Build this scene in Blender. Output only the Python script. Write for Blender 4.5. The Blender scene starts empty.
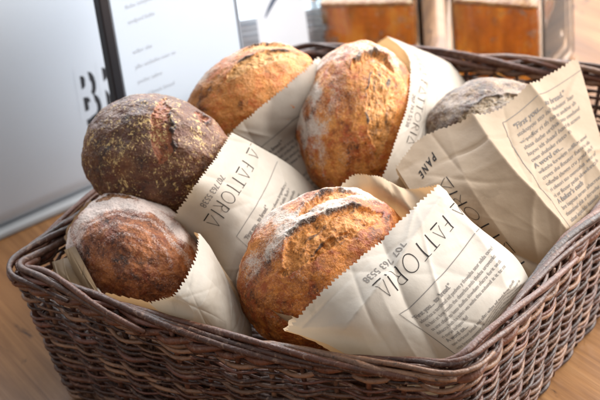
import bpy, bmesh, math, random
import numpy as np
from mathutils import Vector, Matrix

random.seed(7)
RNG = np.random.default_rng(11)
scene = bpy.context.scene
COL = scene.collection

# ------------------------------------------------------------------ camera geometry
F_PX, PITCH, ROLL = 1700.0, math.radians(27.0), math.radians(-6.0)
RIM_Z = 0.165
CAM = np.array([0.0, -1.62, RIM_Z + 0.80])
_c, _s = math.cos(PITCH), math.sin(PITCH)
FWD = np.array([0, _c, -_s]); R0 = np.array([1.0, 0, 0]); U0 = np.array([0, _s, _c])
CRIGHT = math.cos(ROLL) * R0 + math.sin(ROLL) * U0
CUP = -math.sin(ROLL) * R0 + math.cos(ROLL) * U0

def P(px, py, z):
    """point of the place seen at (px, py) of the 600x400 photo at height z"""
    d = (px - 300) * CRIGHT + (200 - py) * CUP + F_PX * FWD
    t = (z - CAM[2]) / d[2]
    return CAM + d * t

def PV(p): return Vector(P(*p))

# ------------------------------------------------------------------ noise
_perm = np.random.default_rng(3).permutation(512).astype(np.int64)
_perm = np.concatenate([_perm, _perm, _perm])
_grad = np.random.default_rng(4).normal(size=(512, 3))
_grad /= np.linalg.norm(_grad, axis=1)[:, None]

def pnoise(p):
    p = np.asarray(p, float)
    i = np.floor(p).astype(np.int64); f = p - i
    u = f * f * f * (f * (f * 6 - 15) + 10)
    i &= 511
    out = 0
    for dx in (0, 1):
        for dy in (0, 1):
            for dz in (0, 1):
                h = _perm[(_perm[(_perm[(i[:, 0] + dx) & 511] + i[:, 1] + dy) & 511] + i[:, 2] + dz) & 511]
                g = _grad[h]
                d = (g * (f - np.array([dx, dy, dz]))).sum(1)
                w = (u[:, 0] if dx else 1 - u[:, 0]) * (u[:, 1] if dy else 1 - u[:, 1]) * (u[:, 2] if dz else 1 - u[:, 2])
                out = out + w * d
    return out * 1.5

def fbm(p, oct=4, lac=2.1, gain=.5):
    a, s = 1.0, 0
    p = np.asarray(p, float)
    for k in range(oct):
        s = s + a * pnoise(p + 17.3 * k); p = p * lac; a *= gain
    return s

def sstep(a, b, x):
    t = np.clip((x - a) / (b - a), 0, 1); return t * t * (3 - 2 * t)

# ------------------------------------------------------------------ object helpers
def link_mesh(name, verts, faces, mat=None, parent=None, smooth=True):
    me = bpy.data.meshes.new(name)
    me.from_pydata([tuple(map(float, v)) for v in verts], [], [tuple(map(int, f)) for f in faces])
    me.update()
    if smooth: me.polygons.foreach_set('use_smooth', [True] * len(me.polygons))
    o = bpy.data.objects.new(name, me); COL.objects.link(o)
    if mat: me.materials.append(mat)
    if parent: set_parent(o, parent)
    return o

def set_parent(o, parent):
    o.parent = parent
    root = parent
    # geometry is written in world coordinates: cancel the parent's placement
    m = Matrix.Identity(4)
    while root is not None:
        m = root.matrix_basis @ m if root.parent is None else root.matrix_basis @ root.matrix_parent_inverse @ m if False else (root.matrix_parent_inverse @ root.matrix_basis) @ m
        root = root.parent
    o.matrix_parent_inverse = m.inverted()

def empty(name, loc, label, cat, group=None):
    o = bpy.data.objects.new(name, None); COL.objects.link(o)
    o.location = Vector(tuple(map(float, loc))); o.empty_display_size = .03
    o['label'] = label; o['category'] = cat
    if group: o['group'] = group
    return o

def bm_obj(name, bm, mat=None, parent=None, smooth=False):
    me = bpy.data.meshes.new(name); bm.to_mesh(me); bm.free()
    if smooth: me.polygons.foreach_set('use_smooth', [True] * len(me.polygons))
    o = bpy.data.objects.new(name, me); COL.objects.link(o)
    if mat: me.materials.append(mat)
    if parent: set_parent(o, parent)
    return o

def box_bm(M, size, bevel=0.0, seg=3, bm=None):
    """box of size centred at the origin of matrix M"""
    b = bmesh.new()
    bmesh.ops.create_cube(b, size=1)
    for v in b.verts: v.co = Vector((v.co.x * size[0], v.co.y * size[1], v.co.z * size[2]))
    if bevel: bmesh.ops.bevel(b, geom=list(b.edges), offset=bevel, segments=seg, profile=.5, affect='EDGES')
    b.transform(M)
    return b

# ------------------------------------------------------------------ materials
class NT:
    def __init__(s, name):
        s.m = bpy.data.materials.new(name); s.m.use_nodes = True
        s.t = s.m.node_tree; s.t.nodes.clear()
        s.out = s.n('ShaderNodeOutputMaterial')
        s.b = s.n('ShaderNodeBsdfPrincipled'); s.l(s.b.outputs[0], s.out.inputs[0])
    def n(s, t, **kw):
        x = s.t.nodes.new(t)
        for k, v in kw.items(): setattr(x, k, v)
        return x
    def l(s, a, b): s.t.links.new(a, b)
    def set(s, **kw):
        for k, v in kw.items(): s.b.inputs[k.replace('_', ' ')].default_value = v
    def coord(s, which='Object'):
        return s.n('ShaderNodeTexCoord').outputs[which]
    def mapping(s, v, scale=(1, 1, 1), rot=(0, 0, 0), loc=(0, 0, 0)):
        m = s.n('ShaderNodeMapping'); m.inputs['Scale'].default_value = scale
        m.inputs['Rotation'].default_value = rot; m.inputs['Location'].default_value = loc
        s.l(v, m.inputs['Vector']); return m.outputs[0]
    def noise(s, v, scale, detail=4, rough=.55, dist=0):
        x = s.n('ShaderNodeTexNoise'); x.inputs['Scale'].default_value = scale
        x.inputs['Detail'].default_value = detail; x.inputs['Roughness'].default_value = rough
        x.inputs['Distortion'].default_value = dist
        if v is not None: s.l(v, x.inputs['Vector'])
        return x.outputs['Fac']
    def voro(s, v, scale, feature='F1', out='Distance', rnd=1.0):
        x = s.n('ShaderNodeTexVoronoi', feature=feature); x.inputs['Scale'].default_value = scale
        x.inputs['Randomness'].default_value = rnd
        if v is not None: s.l(v, x.inputs['Vector'])
        return x.outputs[out]
    def ramp(s, f, stops, interp='LINEAR'):
        r = s.n('ShaderNodeValToRGB'); r.color_ramp.interpolation = interp
        e = r.color_ramp.elements
        while len(e) > 1: e.remove(e[-1])
        for i, (p, c) in enumerate(stops):
            if i == 0: e[0].position = p; x = e[0]
            else: x = e.new(p)
            x.color = (c, c, c, 1) if isinstance(c, (int, float)) else (*c, 1)
        s.l(f, r.inputs[0]); return r.outputs[0]
    def mix(s, f, a, b, blend='MIX'):
        x = s.n('ShaderNodeMix', data_type='RGBA', blend_type=blend)
        for sock, v in ((x.inputs[0], f), (x.inputs[6], a), (x.inputs[7], b)):
            if isinstance(v, (int, float)): sock.default_value = v
            elif isinstance(v, tuple): sock.default_value = (*v, 1)
            else: s.l(v, sock)
        return x.outputs[2]
    def math(s, op, a, b=None, clamp=False):
        x = s.n('ShaderNodeMath', operation=op); x.use_clamp = clamp
        for sock, v in ((x.inputs[0], a), (x.inputs[1], b)):
            if v is None: continue
            if isinstance(v, (int, float)): sock.default_value = v
            else: s.l(v, sock)
        return x.outputs[0]
    def bump(s, h, strength=.3, dist=.001, prev=None):
        x = s.n('ShaderNodeBump'); x.inputs['Strength'].default_value = strength
        x.inputs['Distance'].default_value = dist
        s.l(h, x.inputs['Height'])
        if prev is not None: s.l(prev, x.inputs['Normal'])
        return x.outputs[0]
    def normal(s, n): s.l(n, s.b.inputs['Normal'])
    def color(s, c):
        if isinstance(c, tuple): s.b.inputs['Base Color'].default_value = (*c, 1)
        else: s.l(c, s.b.inputs['Base Color'])
    def rough(s, r):
        if isinstance(r, (int, float)): s.b.inputs['Roughness'].default_value = r
        else: s.l(r, s.b.inputs['Roughness'])

def plain(name, col, rough=.5, noise_amt=.12, nscale=40, spec=.5, metal=0):
    t = NT(name); v = t.coord()
    f = t.noise(v, nscale, 5)
    c2 = tuple(max(0, x * (1 - noise_amt)) for x in col)
    t.color(t.mix(f, col, c2)); t.rough(rough)
    t.b.inputs['Specular IOR Level'].default_value = spec; t.b.inputs['Metallic'].default_value = metal
    return t.m

def mat_wood():
    t = NT('oak tabletop'); v = t.coord()
    w = t.mapping(v, (1, 1, 1), (0, 0, math.radians(-28)))
    st = t.mapping(w, (16, 1.6, 8))
    n1 = t.noise(st, 1.0, 7, .6, 1.2)
    st2 = t.mapping(w, (160, 5, 40)); n2 = t.noise(st2, 1.0, 4, .6, .4)
    base = t.ramp(n1, [(.28, (.095, .040, .014)), (.42, (.20, .090, .031)), (.58, (.31, .150, .056)), (.8, (.42, .225, .090))])
    base = t.mix(t.ramp(n2, [(.35, 0.0), (.72, .65)]), base, (.13, .052, .018))
    # plank joints
    br = t.n('ShaderNodeTexBrick'); br.inputs['Scale'].default_value = 1
    br.inputs['Mortar Size'].default_value = .0012; br.inputs['Brick Width'].default_value = 3.2; br.inputs['Row Height'].default_value = .43
    br.inputs['Color1'].default_value = (0, 0, 0, 1); br.inputs['Color2'].default_value = (0.5, .5, .5, 1); br.inputs['Mortar'].default_value = (1, 1, 1, 1)
    rot = t.mapping(w, (1, 1, 1), (0, 0, math.pi / 2)); t.l(rot, br.inputs['Vector'])
    base = t.mix(t.math('MULTIPLY', br.outputs['Fac'], .7), base, (.05, .02, .008))
    # dark knots and dents
    kn = t.noise(t.mapping(w, (14, 6, 6)), 1.0, 6, .65, 1.8)
    base = t.mix(t.ramp(kn, [(.62, 0.0), (.68, .85)]), base, (.035, .013, .006))
    t.color(base); t.rough(t.ramp(n2, [(.2, .38), (.8, .56)]))
    t.b.inputs['Specular IOR Level'].default_value = .45
    t.normal(t.bump(t.math('ADD', n1, n2), .25, .002))
    return t.m

def mat_wicker():
    t = NT('dark willow'); v = t.coord()
    g = t.n('ShaderNodeNewGeometry').outputs['Random Per Island']
    base = t.ramp(g, [(0, (.020, .007, .004)), (.18, (.105, .030, .012)), (.34, (.036, .013, .007)), (.5, (.155, .048, .020)), (.66, (.052, .018, .010)), (.8, (.29, .145, .078)), (.88, (.028, .011, .007)), (1, (.15, .052, .032))])
    n = t.noise(v, 55, 7, .7); n2 = t.noise(v, 420, 4, .65); n3 = t.noise(v, 150, 5, .7, .8)
    base = t.mix(t.ramp(n, [(.46, 0.0), (.70, .65)]), base, (.026, .012, .009))
    base = t.mix(t.ramp(n3, [(.54, 0.0), (.68, .75)]), base, (.27, .165, .115))      # rubbed, peeling bark
    base = t.mix(t.ramp(t.noise(v, 260, 4, .6), [(.60, 0.0), (.70, .8)]), base, (.014, .008, .006))
    t.color(base); t.rough(t.ramp(n3, [(.3, .26), (.7, .60)]))
    t.b.inputs['Specular IOR Level'].default_value = .5
    t.normal(t.bump(n2, .5, .0012, t.bump(n3, .5, .002)))
    return t.m

def mat_paper(name='white kraft bag paper', col=(.525, .475, .41), dark=(.435, .38, .315), inner=False, trans=.28):
    t = NT(name); v = t.coord()
    n = t.noise(v, 18, 5, .6); fi = t.noise(t.mapping(v, (1, 1, 1)), 900, 3, .7)
    c = t.mix(t.ramp(n, [(.3, 0.0), (.75, 1.0)]), col, dark)
    c = t.mix(t.ramp(fi, [(.55, 0.0), (.8, .18)]), c, (.45, .36, .27))
    gr = t.noise(v, 11, 5, .65, .6); c = t.mix(t.ramp(gr, [(.60, 0.0), (.66, .40)]), c, tuple(x * .72 for x in dark))      # butter and grease marks
    t.color(c); t.rough(.66); t.b.inputs['Specular IOR Level'].default_value = .35
    # soft crumple: facets from two cell patterns, and a little fibre
    w = t.mix(.12, t.mapping(v, (1, 1, 1)), t.n('ShaderNodeTexNoise').outputs['Color'])
    v1 = t.voro(v, 26, 'F1'); v2 = t.voro(v, 60, 'F1')
    h = t.math('ADD', t.math('MULTIPLY', v1, .35), t.math('MULTIPLY', v2, .15))
    h = t.math('ADD', h, t.math('MULTIPLY', t.noise(v, 45, 6, .6), .5))
    b = t.bump(h, .22, .006); b = t.bump(fi, .12, .0004, b)
    t.normal(b)
    tr = t.n('ShaderNodeBsdfTranslucent'); t.l(c, tr.inputs[0]); t.l(b, tr.inputs['Normal'])
    tint = t.mix(1.0, c, (1.0, .80, .55), 'MULTIPLY'); t.l(tint, tr.inputs[0])
    mx = t.n('ShaderNodeMixShader'); mx.inputs[0].default_value = trans
    t.l(t.b.outputs[0], mx.inputs[1]); t.l(tr.outputs[0], mx.inputs[2]); t.l(mx.outputs[0], t.out.inputs[0])
    return t.m

def mat_crust(name, deep, mid, gold, bloom, flour=(.74, .66, .58), flour_amt=.8, speck=None, speck_amt=0, rough=(.27, .52), nscale=1.0):
    t = NT(name); v = t.coord()
    at = t.n('ShaderNodeAttribute', attribute_name='crust'); sep = t.n('ShaderNodeSeparateColor'); t.l(at.outputs['Color'], sep.inputs[0])
    fl, sc, ch = sep.outputs[0], sep.outputs[1], sep.outputs[2]
    n1 = t.noise(v, 22 * nscale, 8, .66, .8); n2 = t.noise(v, 105, 7, .68, .4); n3 = t.noise(v, 480, 5, .65)
    n4 = t.noise(v, 58, 6, .7, 1.2)
    f = t.math('ADD', t.math('MULTIPLY', n1, .5), t.math('MULTIPLY', n2, .32)); f = t.math('ADD', f, t.math('MULTIPLY', n3, .18))
    base = t.ramp(f, [(.40, deep), (.455, mid), (.525, gold), (.60, tuple(min(1, x * 1.45) for x in gold))])
    base = t.mix(t.ramp(n4, [(.48, 0.0), (.62, .8)]), base, (mid[0] * 1.1, mid[1] * .62, mid[2] * .45))       # redder caramel patches
    base = t.mix(t.ramp(n4, [(.26, .8), (.38, 0.0)]), base, tuple(x * .6 for x in deep))
    # score bloom: torn, pale and orange, with burnt ridges
    bl = t.ramp(t.math('ADD', t.math('MULTIPLY', n2, .62), t.math('MULTIPLY', n3, .38)),
                [(.36, tuple(x * .12 for x in bloom)), (.43, tuple(x * .55 for x in bloom)), (.50, bloom), (.57, (bloom[0] * 1.15, bloom[1] * 1.35, bloom[2] * 1.9)), (.66, (min(1, bloom[0] * 1.35), bloom[1] * 1.9, bloom[2] * 3.6))])
    scf = t.ramp(t.math('ADD', sc, t.math('MULTIPLY', t.math('SUBTRACT', n2, .5), 1.2)), [(.35, 0.0), (.6, 1.0)])
    base = t.mix(scf, base, bl)
    chf = t.ramp(t.math('ADD', ch, t.math('MULTIPLY', t.math('SUBTRACT', n2, .5), 1.9)), [(.40, 0.0), (.80, .93)])
    base = t.mix(chf, base, (.030, .014, .010))
    # blisters: small pale bubbles in the shiny crust
    wv = t.mix(.03, v, t.n('ShaderNodeTexNoise').outputs['Color'])
    vb = t.voro(v, 300); vb2 = t.voro(v, 520)
    bmask = t.ramp(t.noise(v, 45, 4, .6), [(.42, 0.0), (.58, 1.0)])
    bli = t.math('MAXIMUM', t.ramp(vb, [(.10, 1.0), (.24, 0.0)]), t.ramp(vb2, [(.10, .9), (.26, 0.0)]))
    bli = t.math('MULTIPLY', bli, bmask)
    base = t.mix(t.math('MULTIPLY', bli, .75), base, tuple(min(1, x * 1.6 + .08) for x in gold))
    if speck:
        sn = t.noise(t.mapping(v, (1, 1, .6), (.4, .3, .2)), 230, 5, .75, .6); sm = t.noise(v, 38, 5, .7)
        sp = t.ramp(t.math('ADD', t.math('MULTIPLY', sn, .72), t.math('MULTIPLY', sm, .28)), [(.548, 0.0), (.60, 1.0)])
        vs = t.voro(v, 290)
        sp = t.math('MAXIMUM', sp, t.math('MULTIPLY', t.ramp(vs, [(.15, .8), (.30, 0.0)]), t.ramp(sm, [(.45, 0.0), (.55, 1.0)])))
        sp = t.math('MULTIPLY', sp, speck_amt)
        base = t.mix(sp, base, speck)
    # flour dusting
    ff = t.math('ADD', fl, t.math('MULTIPLY', t.math('SUBTRACT', n2, .5), .9))
    ff = t.math('ADD', ff, t.math('MULTIPLY', t.math('SUBTRACT', t.noise(v, 750, 4, .7), .5), 2.6))
    ff = t.math('MULTIPLY', t.ramp(ff, [(.25, 0.0), (.95, 1.0)]), flour_amt)
    base = t.mix(ff, base, flour)
    t.color(base)
    t.rough(t.math('ADD', t.ramp(n2, [(.2, rough[0]), (.8, rough[1])]), t.math('MULTIPLY', ff, .3)))
    t.b.inputs['Specular IOR Level'].default_value = .45
    b = t.bump(n2, .5, .0045); b = t.bump(bli, .35, .0012, b); b = t.bump(n3, .7, .0014, b)
    t.normal(b)
    return t.m

INK = plain('printing ink', (.022, .020, .020), .9, .3, 300, .1)
INK_SOFT = plain('worn small print ink', (.19, .17, .155), .9, .35, 500, .1)
M_PAPER = mat_paper()
M_PAPER_SHADE = mat_paper('shade-tinted bag paper', (.43, .325, .225), (.35, .255, .165), trans=.3)  # same bag paper darkened: the rear right bag's tan shade put into its colour
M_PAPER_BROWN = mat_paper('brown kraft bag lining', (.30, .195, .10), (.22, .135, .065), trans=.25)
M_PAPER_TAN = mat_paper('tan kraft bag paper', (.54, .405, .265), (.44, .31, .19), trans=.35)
M_WICKER = mat_wicker()

# ------------------------------------------------------------------ tabletop
def tabletop():
    bm = box_bm(Matrix.Translation((0.2, .9, -.0205)), (5.2, 4.6, .041), .004, 2)
    o = bm_obj('tabletop', bm, mat_wood()); o['kind'] = 'structure'
tabletop()

# ------------------------------------------------------------------ tubes
class Tubes:
    def __init__(s): s.v = []; s.f = []
    def add(s, pts, rad, sides=7, up=None, flat=1.0):
        pts = np.asarray(pts); n = len(pts)
        rad = np.broadcast_to(np.asarray(rad, float), (n,))
        tan = np.gradient(pts, axis=0); tan /= np.linalg.norm(tan, axis=1)[:, None] + 1e-12
        ref = np.array([0, 0, 1.0]) if up is None else np.asarray(up, float)
        a = np.cross(tan, ref); L = np.linalg.norm(a, axis=1)
        a[L < 1e-3] = (1, 0, 0); a /= np.linalg.norm(a, axis=1)[:, None]
        b = np.cross(a, tan)
        base = len(s.v)
        ang = np.arange(sides) * 2 * math.pi / sides
        ring = pts[:, None, :] + rad[:, None, None] * (np.cos(ang)[None, :, None] * a[:, None, :] * flat + np.sin(ang)[None, :, None] * b[:, None, :])
        s.v.extend(ring.reshape(-1, 3).tolist())
        for i in range(n - 1):
            for k in range(sides):
                k2 = (k + 1) % sides
                s.f.append((base + i * sides + k, base + i * sides + k2, base + (i + 1) * sides + k2, base + (i + 1) * sides + k))
        s.f.append(tuple(base + k for k in reversed(range(sides))))
        s.f.append(tuple(base + (n - 1) * sides + k for k in range(sides)))
    def build(s, name, mat, parent): return link_mesh(name, s.v, s.f, mat, parent)

# ------------------------------------------------------------------ basket
RIM = np.array([P(3, 271, RIM_Z)[:2], P(462, 374, RIM_Z)[:2], P(716, 84, RIM_Z)[:2], P(300, 47, RIM_Z)[:2]])
CEN = RIM.mean(0)
BOT = CEN + (RIM - CEN) * np.array([[.905], [.89], [.86], [.88]])

BULGE, SAG = (.019, -.003, .014, .015), (.009, .0, .0, .004)
def loop_pts(corners, r, N=1200):
    """closed quadrilateral with rounded corners and gently bowed sides, evenly sampled; also how far along its side each sample is"""
    out, side = [], []
    for i in range(4):
        A, B, C = corners[i - 1], corners[i], corners[(i + 1) % 4]
        d1 = (A - B) / np.linalg.norm(A - B); d2 = (C - B) / np.linalg.norm(C - B)
        p, q = B + d1 * r, B + d2 * r
        for t in np.linspace(0, 1, 14): out.append((1 - t) ** 2 * p + 2 * t * (1 - t) * B + t * t * q); side.append(0)
        nxt = C - d2 * r; nr = np.array([d2[1], -d2[0]])
        for t in np.linspace(0, 1, 40)[1:-1]:
            k = math.sin(math.pi * t) ** 1.3
            out.append(q + (nxt - q) * t + nr * BULGE[i] * k); side.append(k * SAG[i])
    out = np.array(out + [out[0]]); side = np.array(side + [0.0])
    s = np.concatenate([[0], np.cumsum(np.linalg.norm(np.diff(out, axis=0), axis=1))])
    u = np.linspace(0, s[-1], N, endpoint=False)
    return np.stack([np.interp(u, s, out[:, 0]), np.interp(u, s, out[:, 1])], 1), s[-1], np.interp(u, s, side)

NL = 1600
LT, PER, LSAG = loop_pts(RIM, .034, NL); LB, _, _ = loop_pts(BOT, .034, NL)
def ring(h, t, off=0.0):
    """points on the wall: height h 0..1, t along the loop (wraps), pushed outwards by off"""
    t = np.asarray(t) % 1.0
    hh = np.broadcast_to(np.asarray(h, float), t.shape)
    idx = t * NL; i0 = np.floor(idx).astype(int) % NL; i1 = (i0 + 1) % NL; f = (idx - np.floor(idx))[:, None]
    top = LT[i0] * (1 - f) + LT[i1] * f; bot = LB[i0] * (1 - f) + LB[i1] * f
    w = (hh ** .85)[:, None]
    p = bot + (top - bot) * w
    tg = LT[(i0 + 6) % NL] - LT[(i0 - 6) % NL]; tg /= np.linalg.norm(tg, axis=1)[:, None]
    nrm = np.stack([tg[:, 1], -tg[:, 0]], 1)      # loop runs counter-clockwise: outward is to the right
    p = p + nrm * np.broadcast_to(np.asarray(off, float), t.shape)[:, None]
    sag = LSAG[i0]
    return np.concatenate([p, (hh * (RIM_Z - sag))[:, None]], 1)

def basket():
    root = empty('wicker_basket', (CEN[0], CEN[1], 0), 'large dark brown woven willow basket with flared sides holding bagged loaves', 'basket')
    nst = int(PER / .033) // 2 * 2
    # which side a position along the loop belongs to
    corner_t = []
    for c in RIM: corner_t.append(np.argmin(np.linalg.norm(LT - c, axis=1)) / NL)
    def side_of(t):
        t %= 1
        for i in range(4):
            a, b = corner_t[i], corner_t[(i + 1) % 4]
            if (a <= t < b) if a < b else (t >= a or t < b): return i
        return 0
    sides = [Tubes() for _ in range(4)]
    rows = 37
    top = .985
    for r in range(rows):
        h0 = .03 + (top - .03) * r / (rows - 1)
        t = random.random()
        end = t + 1.0
        while t < end - 1e-6:
            ln = random.uniform(.07, .22); t1 = min(t + ln, end)
            n = int((t1 - t) * nst * 7) + 4
            tt = np.linspace(t - .006, t1 + .006, n)
            ph = tt * nst
            wav = np.cos(math.pi * ph + math.pi * r)
            jit = 1.8 * pnoise(np.stack([tt * 47, np.full(n, r * 3.1), np.full(n, .5)], 1))
            off = .0038 * wav + .0012 * jit
            dz = .0017 * np.sin(math.pi * ph + 1.1 + (r % 2) * .6) + .0050 * pnoise(np.stack([tt * 20, np.full(n, r * .35), np.full(n, 4.5)], 1))
            rad = random.choice((.0013, .0016, .0018, .0021, .0024, .0027)) * random.uniform(.93, 1.07) * (1 + .12 * pnoise(np.stack([tt * 90, np.full(n, r), np.full(n, 9.5)], 1)))
            h = np.clip(h0 + dz / RIM_Z, .012, 1.0)
            fade = np.ones(n); fade[:3] = (.55, .75, .9); fade[-3:] = (.9, .75, .55)
            off[:5] -= np.linspace(.004, 0, 5); off[-5:] -= np.linspace(0, .004, 5)
            sides[side_of((t + t1) / 2)].add(ring(h, tt, off), rad * fade, 7)
            t = t1
    # stakes run up through the weave and tuck under the border
    for k in range(nst):
        hh = np.linspace(.01, .99, 10)
        tt = np.full(10, k / nst) + .0009 * np.sin(hh * 5 + k)
        sides[side_of(k / nst)].add(ring(hh, tt, 0), .0026, 6, up=(0, 1, .01) if abs(math.cos(k)) > .5 else (1, 0, .01))
    for s in sides: s.build('woven_side', M_WICKER, root)
    # rolled border: every stake's thick rod leaves inside, climbs over the top and dies away outside
    B = Tubes()
    for k in np.arange(0, nst, 1.5):
        span = random.uniform(5.0, 10.5) / nst
        t0 = (k + random.uniform(-.25, .25)) / nst
        n = 36
        s = np.linspace(0, 1, n)
        tt = t0 + span * s
        th = math.radians(206) - s * math.radians(232) + .12 * np.sin(s * 7 + k)
        rr = .0092 + random.uniform(-.0030, .0026)
        off = np.cos(th) * rr * 1.05
        zz = RIM_Z - .004 + random.uniform(-.002, .002) + np.sin(th) * rr * .95
        p = ring(np.ones(n), tt, off); p[:, 2] = p[:, 2] - RIM_Z + zz + .004 * pnoise(np.stack([tt * 9, np.zeros(n), np.zeros(n)], 1))
        rad = random.uniform(.0028, .0043) * (1 - .30 * s) * (1 + .07 * np.sin(s * 23 + k) + .05 * np.sin(s * 61 + 2 * k))
        B.add(p, rad, 9)
    # foot of the border: a pair of thick rods twined below it
    for q in range(2):
        t = random.random(); end = t + 1
        while t < end - 1e-6:
            t1 = min(t + random.uniform(.2, .3), end); n = int((t1 - t) * nst * 7) + 4
            tt = np.linspace(t - .005, t1 + .005, n)
            ph = math.pi * tt * nst + math.pi * q
            p = ring(np.full(n, .925), tt, .0055 * np.cos(ph)); p[:, 2] += .0028 * np.sin(ph)
            B.add(p, random.uniform(.0032, .0040), 8); t = t1
    B.build('border', M_WICKER, root)
    # woven floor: laths crossing the bottom
    fl = Tubes()
    for i in range(46):
        a = (i + .5) / 46
        p0 = BOT[0] + (BOT[3] - BOT[0]) * a; p1 = BOT[1] + (BOT[2] - BOT[1]) * a
        n = 60; s = np.linspace(.01, .99, n)
        p = np.concatenate([p0 + (p1 - p0) * s[:, None], (.009 + .003 * np.cos(s * math.pi * 16 + i * math.pi))[:, None]], 1)
        fl.add(p, .0042, 6)
    fl.build('base', M_WICKER, root)
    return root
basket()

# ------------------------------------------------------------------ loaves
def keep_inside(p, gap=.016):
    """hold points that are below the rim inside the four basket walls"""
    p = p.copy()
    soft = 1 - sstep(RIM_Z + .008, RIM_Z + .03, p[:, 2])
    for i in range(4):
        a, b, c = np.append(RIM[i], RIM_Z), np.append(RIM[(i + 1) % 4], RIM_Z), np.append(BOT[i], 0)
        n = np.cross(b - a, c - a); n /= np.linalg.norm(n)
        if n @ (np.append(CEN, .1) - a) < 0: n = -n
        d = (p - a) @ n
        e = RIM[(i + 1) % 4] - RIM[i]; t = np.clip(((p[:, :2] - RIM[i]) @ e) / (e @ e), 0, 1)
        d = d + BULGE[i] * np.sin(np.pi * t) ** 1.3
        p = p + n * (np.maximum(gap - d, 0) * soft)[:, None]
    return p

def basis(N, spin, upref=(1, 0, 0)):
    N = np.asarray(N, float); N /= np.linalg.norm(N)
    e1 = np.asarray(upref, float) - N * np.dot(upref, N); e1 /= np.linalg.norm(e1)
    e2 = np.cross(N, e1)
    c, s = math.cos(spin), math.sin(spin)
    return np.stack([c * e1 + s * e2, -s * e1 + c * e2, N])     # rows: local axes in world

class Loaf: pass
LOAVES = {}
_ico = {}
def ico(sub):
    if sub not in _ico:
        bm = bmesh.new(); bmesh.ops.create_icosphere(bm, subdivisions=sub, radius=1)
        me = bpy.data.meshes.new('loaf'); bm.to_mesh(me); bm.free()
        me.polygons.foreach_set('use_smooth', [True] * len(me.polygons))
        v = np.empty(len(me.vertices) * 3, np.float32); me.vertices.foreach_get('co', v)
        _ico[sub] = (v.reshape(-1, 3).astype(float), me)
    return _ico[sub]

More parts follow.
